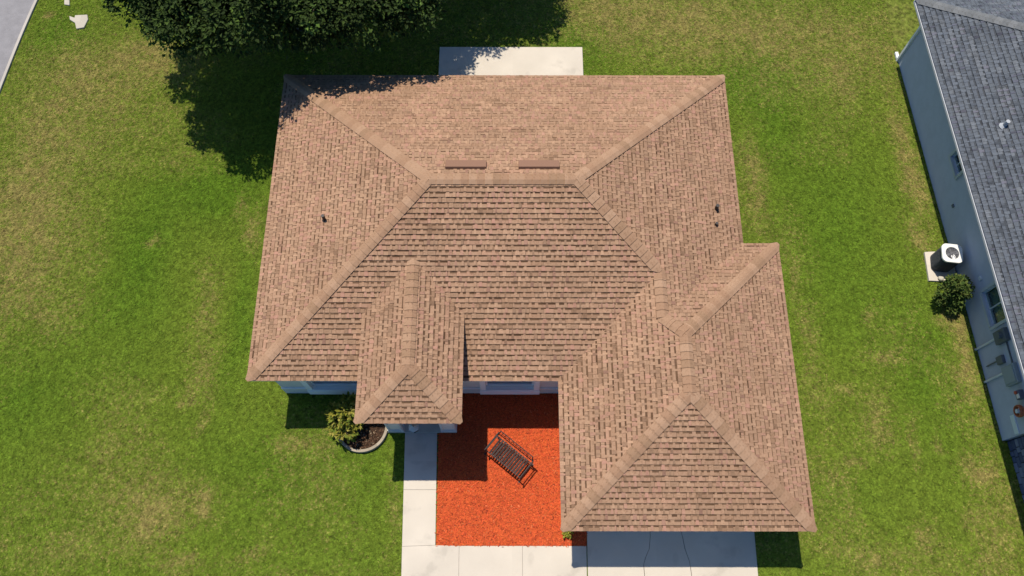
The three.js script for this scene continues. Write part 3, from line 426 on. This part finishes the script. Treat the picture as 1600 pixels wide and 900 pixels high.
shrub('green_shrub', 'dark green shrub beside the white air conditioner pad', 'shrub', [13.43, 0, -9.06], [[0, .8, 0, .36], [.2, .7, -.18, .28], [-.22, .65, .08, .29], [.08, .55, .26, .26], [-.1, 1.0, -.1, .26], [.24, .9, .1, .22], [-.36, .45, .25, .17], [.05, .32, .42, .2], [.32, .5, -.26, .19], [-.18, 1.22, .1, .13]], 1900, .1, [[.06, .10, .02], [.08, .12, .025], [.045, .08, .015], [.11, .14, .03]], 9);
shrub('weed_tuft', 'small yellow green weed at the garage corner of the mulch', 'plant', [1.52, .02, -2.02], [[0, .12, 0, .13], [.06, .1, .05, .1]], 90, .08, [[.3, .3, .04], [.2, .23, .03]], 4);

// ---------------------------------------------------------------- garden bench
{
  const a = V(-.69, 0, -4.06), b = V(.13, 0, -3.4), ang = Math.atan2(-(b.z - a.z), b.x - a.x); // front edge direction
  const ctr = G(795, 714, .43);
  const bn = thing('garden_bench', 'dark metal slatted garden bench on the red mulch', 'bench', [ctr.x, .03, ctr.z], ang);
  const im = std([.035, .026, .024], .5, { metalness: .3 }), wood = std([.062, .044, .04], .88), wood2 = std([.042, .03, .028], .88); // local x along the bench, +z front
  const L = 1.06, dz = .27, SH = .43;
  const bar = (p, q, r) => { const d = q.clone().sub(p), g = new THREE.CylinderGeometry(r, r, d.length(), 8); g.applyQuaternion(new THREE.Quaternion().setFromUnitVectors(V(0, 1, 0), d.clone().normalize())); g.translate(...p.clone().lerp(q, .5).toArray()); return g; };
  for (let k = 0; k < 13; k++) { const g = new RoundedBoxGeometry(.056, .02, .54, 2, .006); const m = mesh('slat', g, k % 3 ? wood : wood2, bn); m.position.set(-L / 2 + .035 + k * (L - .07) / 12, SH, 0); }
  mesh('seat_rail', merge([box(L + .1, .035, .03, 0, SH - .028, .255), box(L + .1, .035, .03, 0, SH - .028, -.255)]), im, bn);
  const bk = [bar(V(-L / 2 - .06, .86, -.36), V(L / 2 + .06, .86, -.36), .014), bar(V(-L / 2 - .06, .56, -.31), V(L / 2 + .06, .56, -.31), .012)]; for (let k = 0; k < 16; k++) { const x = -L / 2 + (k + .5) * L / 16; bk.push(bar(V(x, .56, -.31), V(x + (k % 2 ? .03 : -.03), .86, -.36), .007)); } for (let k = 0; k < 8; k++) { const g = new THREE.TorusGeometry(.05, .007, 6, 14); g.rotateX(.16); g.translate(-L / 2 + (k + .5) * L / 8, .71, -.335); bk.push(g); } mesh('backrest', merge(bk), im, bn);
  for (const s of [-1, 1]) { const x = s * (L / 2 + .1);
    const e = [bar(V(x, .66, -.33), V(x, .64, .30), .018), bar(V(x, .64, .30), V(x, .45, .24), .014), bar(V(x - s * .06, .86, -.36), V(x, .42, -.27), .018)]; mesh('armrest', merge(e), im, bn);
    for (const f of [-1, 1]) mesh('leg', merge([bar(V(x, .46, f * .25), V(x, 0, f * .3), .017), bar(V(x, SH - .02, f * .255), V(x - s * .1, SH - .02, f * .255), .014), box(.05, .015, .07, x, .008, f * .3)]), im, bn);
    mesh('side_rail', bar(V(x, .43, -.26), V(x, .43, .25), .015), im, bn); }
}

// ---------------------------------------------------------------- pale stones in the grass near the road
{
  const pts = (u, v, l, y, name, label, col = [.8, .82, .82]) => { const c = G(u, v); const P = l.map(([a, b]) => { const q = G(a, b); return [q.x, q.z]; }); const g = new THREE.ExtrudeGeometry(new THREE.Shape(P.map(([x, z]) => new THREE.Vector2(x - c.x, -(z - c.z)))), { depth: y, bevelEnabled: true, bevelSize: .015, bevelThickness: .015, bevelSegments: 2 }); g.rotateX(-Math.PI / 2); const m = mesh(name, planarUV(g), std(col, .9, { map: concTex })); m.position.set(c.x, .0, c.z); tag(m, label, 'slab'); };
  pts(126, 35, [[110, 27], [118, 30], [119, 26], [137, 25], [138, 32], [132, 44], [121, 46], [119, 37], [111, 32]], .05, 'concrete_slab', 'irregular pale concrete slab lying in the grass near the road');
  pts(106, 5, [[102, 1], [109, 2], [109, 9], [102, 8]], .04, 'stone_cover', 'small square pale cover in the grass near the road');
}

// ---------------------------------------------------------------- neighbouring house
{
  const n = thing('neighbour_house', 'blue grey house with dark grey shingle roof across the lawn', 'house', [nO[0], 0, nO[1]], ntheta);
  n.updateMatrixWorld();
  const Wd = 11, Ln = 17.6, e0 = -.47, eb = -.5, hN = 2.6, pN = .55; const X1 = Wd + .47, Z1 = Ln + .5, hw = (X1 - e0) / 2;
  const A = [e0, eb], B = [X1, eb], C = [X1, Z1], D = [e0, Z1], R1 = [e0 + hw, eb + hw], R2 = [e0 + hw, Z1 - hw];
  const f = (P, O, U, S) => ({ P, O, U, S, h: hN, p: pN });
  const left = f([D, A, R1, R2], D, [0, -1], [1, 0]), back = f([A, B, R1], A, [1, 0], [0, 1]), right = f([B, C, R2, R1], B, [0, 1], [-1, 0]), front = f([C, D, R2], D, [1, 0], [0, -1]);
  const roof = mesh('roof', deckGeo([left, back, right, front], .04), std([.1, .108, .12], .95, { side: THREE.DoubleSide }), n);
  const set = shingleSet([[.102, .117, .14], [.115, .131, .153], [.097, .111, .133], [.13, .144, .164], [.106, .121, .144], [.088, .101, .121]], [[.05, .055, .063], [.065, .07, .08], [.08, .086, .096]], .15, 50);
  layShingles([left, back], set, .15, roof, n.matrixWorld);
  const cm = [[.14, .148, .155], [.155, .163, .17], [.17, .178, .185]].map(c => std(c, .95, { side: THREE.DoubleSide, map: granTex })); const P3 = (p, q) => V(p[0], faceY(q, p[0], p[1]), p[1]);
  capsAlong(P3(A, left), P3(R1, left), left, back, cm, roof); capsAlong(P3(R1, left), P3(R2, left), left, right, cm, roof); capsAlong(P3(D, left), P3(R2, left), left, front, cm, roof);
  const white = std([.5, .51, .53], .7);
  mesh('gutter', merge([box(.05, .09, Z1 - eb, e0 - .02, hN - .06, (eb + Z1) / 2, .01)]), white, n);
  mesh('fascia', box(Wd + .9, .14, .025, Wd / 2, hN - .09, eb + .02), white, n);
  mesh('soffit', prism([[e0 + .02, eb + .05], [.02, eb + .05], [.02, Z1 - .05], [e0 + .02, Z1 - .05]], hN - .16, hN - .148), white, n);
  const wTex = tex(512, 512, (i, j) => { const q = hash(i, j), v = .9 + .14 * fbm(i / 70, j / 70, 4) + .08 * (q - .5); return [v, v, v]; });
  const wallM = std([.45, .5, .6], .92, { map: wTex });
  const zEnd = 13.36, T = .14, Hw = hN - .1;
  const wins = [[4.67, 5.36, 1.42, 2.25], [9.12, 10.2, 1.03, 2.15]];
  const s = new THREE.Shape([[0, -.1], [zEnd, -.1], [zEnd, Hw], [0, Hw]].map(p => new THREE.Vector2(...p))); for (const [a, b, c, d] of wins) s.holes.push(new THREE.Path([[a, c], [a, d], [b, d], [b, c]].map(p => new THREE.Vector2(...p))));
  let g = new THREE.ExtrudeGeometry(s, { depth: T, bevelEnabled: false }); g.rotateY(-Math.PI / 2); g.translate(T, 0, 0); mesh('wall', planarUV(g), wallM, n);
  mesh('wall', planarUV(merge([box(Wd - T, Hw + .1, T, Wd / 2 + T / 2, Hw / 2 - .05, T / 2 + .001)])), wallM, n);
  mesh('wall', planarUV(box(T, Hw + .1, Ln - T, Wd - T / 2, Hw / 2 - .05, Ln / 2 + T / 2)), wallM, n);
  // stone clad stepped front section
  const sT = tex(256, 256, (i, j) => { const v = .6 + .8 * fbm(i / 9, j / 9, 3); return [.12 * v, .14 * v, .19 * v]; }); const stoneM = [[.8, .85, 1], [1.1, 1.15, 1.25], [1.5, 1.5, 1.55], [.6, .65, .8]].map(c => std(c, .95, { map: sT }));
  const sw = mesh('stone_wall', planarUV(box(T, Hw + .1, Ln - zEnd - .02, .17 + T / 2, Hw / 2 - .05, (Ln + zEnd) / 2 + .01)), std([.045, .05, .06], 1), n); sw.userData.label = 'wall section clad in dark mottled stone';
  const sg = new RoundedBoxGeometry(1, 1, 1, 1, .12); for (let y = 0; y < 14; y++) { let z = zEnd + .03; while (z < 15.4) { const w = rr(.12, .34); const m = mesh('stone', sg, pick(stoneM), sw); m.scale.set(.06, .15, w - .02); m.position.set(.165 - rr(0, .02), .08 + y * .17, z + w / 2); z += w; } }
  mesh('wall', planarUV(box(Wd - .3, Hw + .1, T, Wd / 2 + .16, Hw / 2 - .05, Ln - T / 2)), wallM, n);
  mesh('wall', planarUV(box(.3, Hw + .1, .1, .16, Hw / 2 - .05, zEnd - .05)), wallM, n);
  // windows
  const frameM = std([.42, .47, .5], .6), glass = new THREE.MeshPhysicalMaterial({ color: lin(.85, .95, .93), roughness: .03, transmission: 1, thickness: 0 });
  for (const [a, b, c, d] of wins) { const w = new THREE.Group(); w.name = 'window'; n.add(w); const z = (a + b) / 2, y = (c + d) / 2, W = b - a, h = d - c;
    mesh('surround', merge([box(.05, h + .2, .09, -.025, y, a - .045), box(.05, h + .2, .09, -.025, y, b + .045), box(.05, .09, W, -.025, d + .055, z), box(.07, .09, W, -.035, c - .045, z)]), frameM, w);
    mesh('frame', merge([box(.04, h, .04, .06, y, a + .02), box(.04, h, .04, .06, y, b - .02), box(.04, .04, W - .08, .06, c + .02, z), box(.04, .04, W - .08, .06, d - .02, z), box(.04, h - .08, .035, .06, y, z)]), frameM, w);
    for (const k of [-1, 1]) mesh('pane', box(.006, h - .08, W / 2 - .06, .06, y, z + k * (W / 4 - .01)), glass, w);
    mesh('blind', box(.01, h - .02, W - .02, .19, y, z), std([.16, .19, .18], 1), w); }
  // utilities on the wall
  const grey = std([.27, .32, .35], .6), dkg = std([.11, .13, .145], .6), pale = std([.6, .64, .66], .6);
  const cyl = (x, z, y0, y1, r) => new THREE.CylinderGeometry(r, r, y1 - y0, 10).translate(x, (y0 + y1) / 2, z);
  const eb1 = mesh('meter_box', merge([box(.14, .55, .38, -.07, 1.42, 10.62, .02), new THREE.CylinderGeometry(.1, .1, .1, 18).rotateZ(Math.PI / 2).translate(-.19, 1.5, 10.62)]), dkg, n); eb1.userData.label = 'grey electric meter box';
  mesh('panel_box', merge([box(.13, .6, .56, -.065, 1.36, 11.75, .02), box(.02, .5, .46, -.14, 1.36, 11.75, .008)]), grey, n); mesh('junction_box', box(.1, .3, .24, -.05, 1.05, 11.22, .015), dkg, n);
  mesh('conduit', cyl(-.045, 10.58, 0, 1.16, .035), pale, n); mesh('conduit', cyl(-.045, 11.6, 0, 1.08, .035), pale, n); mesh('conduit', cyl(-.04, 11.2, .3, .9, .022), dkg, n); mesh('conduit', new THREE.CylinderGeometry(.022, .022, .9, 10).rotateX(Math.PI / 2).translate(-.03, 1.5, 11.15), dkg, n);
  mesh('wall_vent', merge([box(.03, .2, .54, -.016, .8, 13.05, .008)]), std([.62, .7, .74], .6), n);
  mesh('wall_vent', box(.05, .09, .1, -.025, .82, 6.1, .01), dkg, n); mesh('outlet_cover', box(.05, .12, .12, -.025, 1.14, 8.7, .015), pale, n);
  mesh('downspout', merge([box(.1, 2.45, .08, -.02, 1.22, -.06), box(.1, .08, .3, -.02, .06, -.22), box(.1, .08, .45, -.02, 2.42, -.25)]), std([.75, .77, .78], .6), n).userData.label = 'white downspout at the rear corner';
  const c2 = mesh('corner_board', box(.12, Hw, .1, .03, Hw / 2, -.05), pale, n);
  let lp = n.worldToLocal(G(1571, 194, 3.5)); for (let k = 0; k < 5; k++) lp = n.worldToLocal(G(1571, 194, faceY(left, lp.x, lp.z) + .1)); const vy = faceY(left, lp.x, lp.z); mesh('roof_vent', merge([new THREE.CylinderGeometry(.06, .06, .26, 16).translate(lp.x, vy + .12, lp.z), new THREE.CylinderGeometry(.065, .13, .06, 16).translate(lp.x, vy + .03, lp.z)]), std([.36, .38, .4], .6), n).userData.label = 'small pipe vent on the grey roof';
  // things on the wall
  const at = (x, y, z) => V(x, y, z).applyMatrix4(n.matrixWorld);
  const h1p = at(-.02, 1.33, 12.78), hr = thing('hose_reel', 'red brown hose coiled on a bracket on the blue grey wall', 'hose reel', [h1p.x, h1p.y, h1p.z], ntheta); const cu = []; for (let k = 0; k < 5; k++) cu.push(new THREE.TorusGeometry(.15 + .012 * (k % 2), .016, 8, 26).rotateY(Math.PI / 2).translate(-.05 - k * .026, 0, 0)); mesh('hose', merge(cu), std([.42, .12, .05], .6), hr); mesh('bracket', merge([new THREE.CylinderGeometry(.06, .06, .2, 14).rotateZ(Math.PI / 2).translate(-.08, 0, 0), new THREE.CylinderGeometry(.11, .11, .02, 18).rotateZ(Math.PI / 2).translate(.0, 0, 0)]), pale, hr);
  const h2p = at(-.01, 1.5, 12.36), bx = thing('wall_box', 'small white and red box on the wall above the hose', 'box', [h2p.x, h2p.y, h2p.z], ntheta); mesh('case', box(.14, .2, .26, -.07, 0, 0, .02), std([.1, .11, .16], .6), bx); mesh('front_plate', box(.02, .12, .12, -.145, .02, .04, .006), std([.7, .66, .64], .5), bx); mesh('red_knob', new THREE.CylinderGeometry(.05, .05, .04, 16).rotateZ(Math.PI / 2).translate(-.155, -.03, -.07), std([.5, .09, .06], .5), bx);
}

// ---------------------------------------------------------------- air conditioner on its pad
{
  const pad = mesh('concrete_pad', planarUV(prism(padPoly.map(([x, z]) => [x - 13.5, z + 10.1]), -.05, .08)), concrete); pad.position.set(13.5, 0, -10.1); tag(pad, 'pale concrete pad under the air conditioner', 'pad');
  const ac = thing('air_conditioner', 'dark air conditioner unit with white rounded lid and round fan', 'air conditioner', [13.5, .08, -10.2], -.12);
  const rs = (w, r) => { const s = new THREE.Shape(), h = w / 2; s.moveTo(-h + r, -h); s.lineTo(h - r, -h); s.absarc(h - r, -h + r, r, -Math.PI / 2, 0); s.lineTo(h, h - r); s.absarc(h - r, h - r, r, 0, Math.PI / 2); s.lineTo(-h + r, h); s.absarc(-h + r, h - r, r, Math.PI / 2, Math.PI); s.lineTo(-h, -h + r); s.absarc(-h + r, -h + r, r, Math.PI, 1.5 * Math.PI); return s; };
  const dark = std([.045, .048, .055], .6), lidM = std([.72, .71, .66], .55);
  const slab2 = (w, r, y, h, hole) => { const s = rs(w, r); if (hole) { const p = new THREE.Path(); p.absarc(0, 0, hole, 0, Math.PI * 2, true); s.holes.push(p); } const g = new THREE.ExtrudeGeometry(s, { depth: h, bevelEnabled: true, bevelSize: .012, bevelThickness: .012, bevelSegments: 2, curveSegments: 10 }); g.rotateX(-Math.PI / 2); g.translate(0, y, 0); return g; };
  const casing = []; for (let k = 0; k < 17; k++) casing.push(slab2(.56, .12, .03 + k * .043, .012)); casing.push(slab2(.53, .11, .012, .72)); mesh('casing', merge(casing), dark, ac);
  mesh('lid', slab2(.6, .15, .755, .045, .215), lidM, ac);
  const gr = []; for (let k = 1; k < 6; k++) gr.push(new THREE.TorusGeometry(.04 * k, .005, 6, 32).rotateX(Math.PI / 2).translate(0, .805, 0)); for (let k = 0; k < 6; k++) { const g = new THREE.BoxGeometry(.43, .006, .008); g.rotateY(k * Math.PI / 6); g.translate(0, .8, 0); gr.push(g); } mesh('fan_grille', merge(gr), std([.16, .16, .17], .5), ac);
  const fb = []; for (let k = 0; k < 4; k++) { const g = new THREE.BoxGeometry(.19, .008, .1); g.rotateX(.4); g.translate(.105, .765, 0); g.rotateY(k * Math.PI / 2 + .4); fb.push(g); } fb.push(new THREE.CylinderGeometry(.05, .05, .05, 16).translate(0, .765, 0)); mesh('fan', merge(fb), std([.35, .36, .37], .4, { metalness: .5 }), ac);
  const pebble = mesh('stone', new THREE.DodecahedronGeometry(.09, 1).scale(1, .7, 1), std([.5, .46, .38], .9)); pebble.position.set(13.42, .13, -9.68); tag(pebble, 'small tan stone on the pad beside the shrub', 'stone');
}
renderer.render(scene, camera);
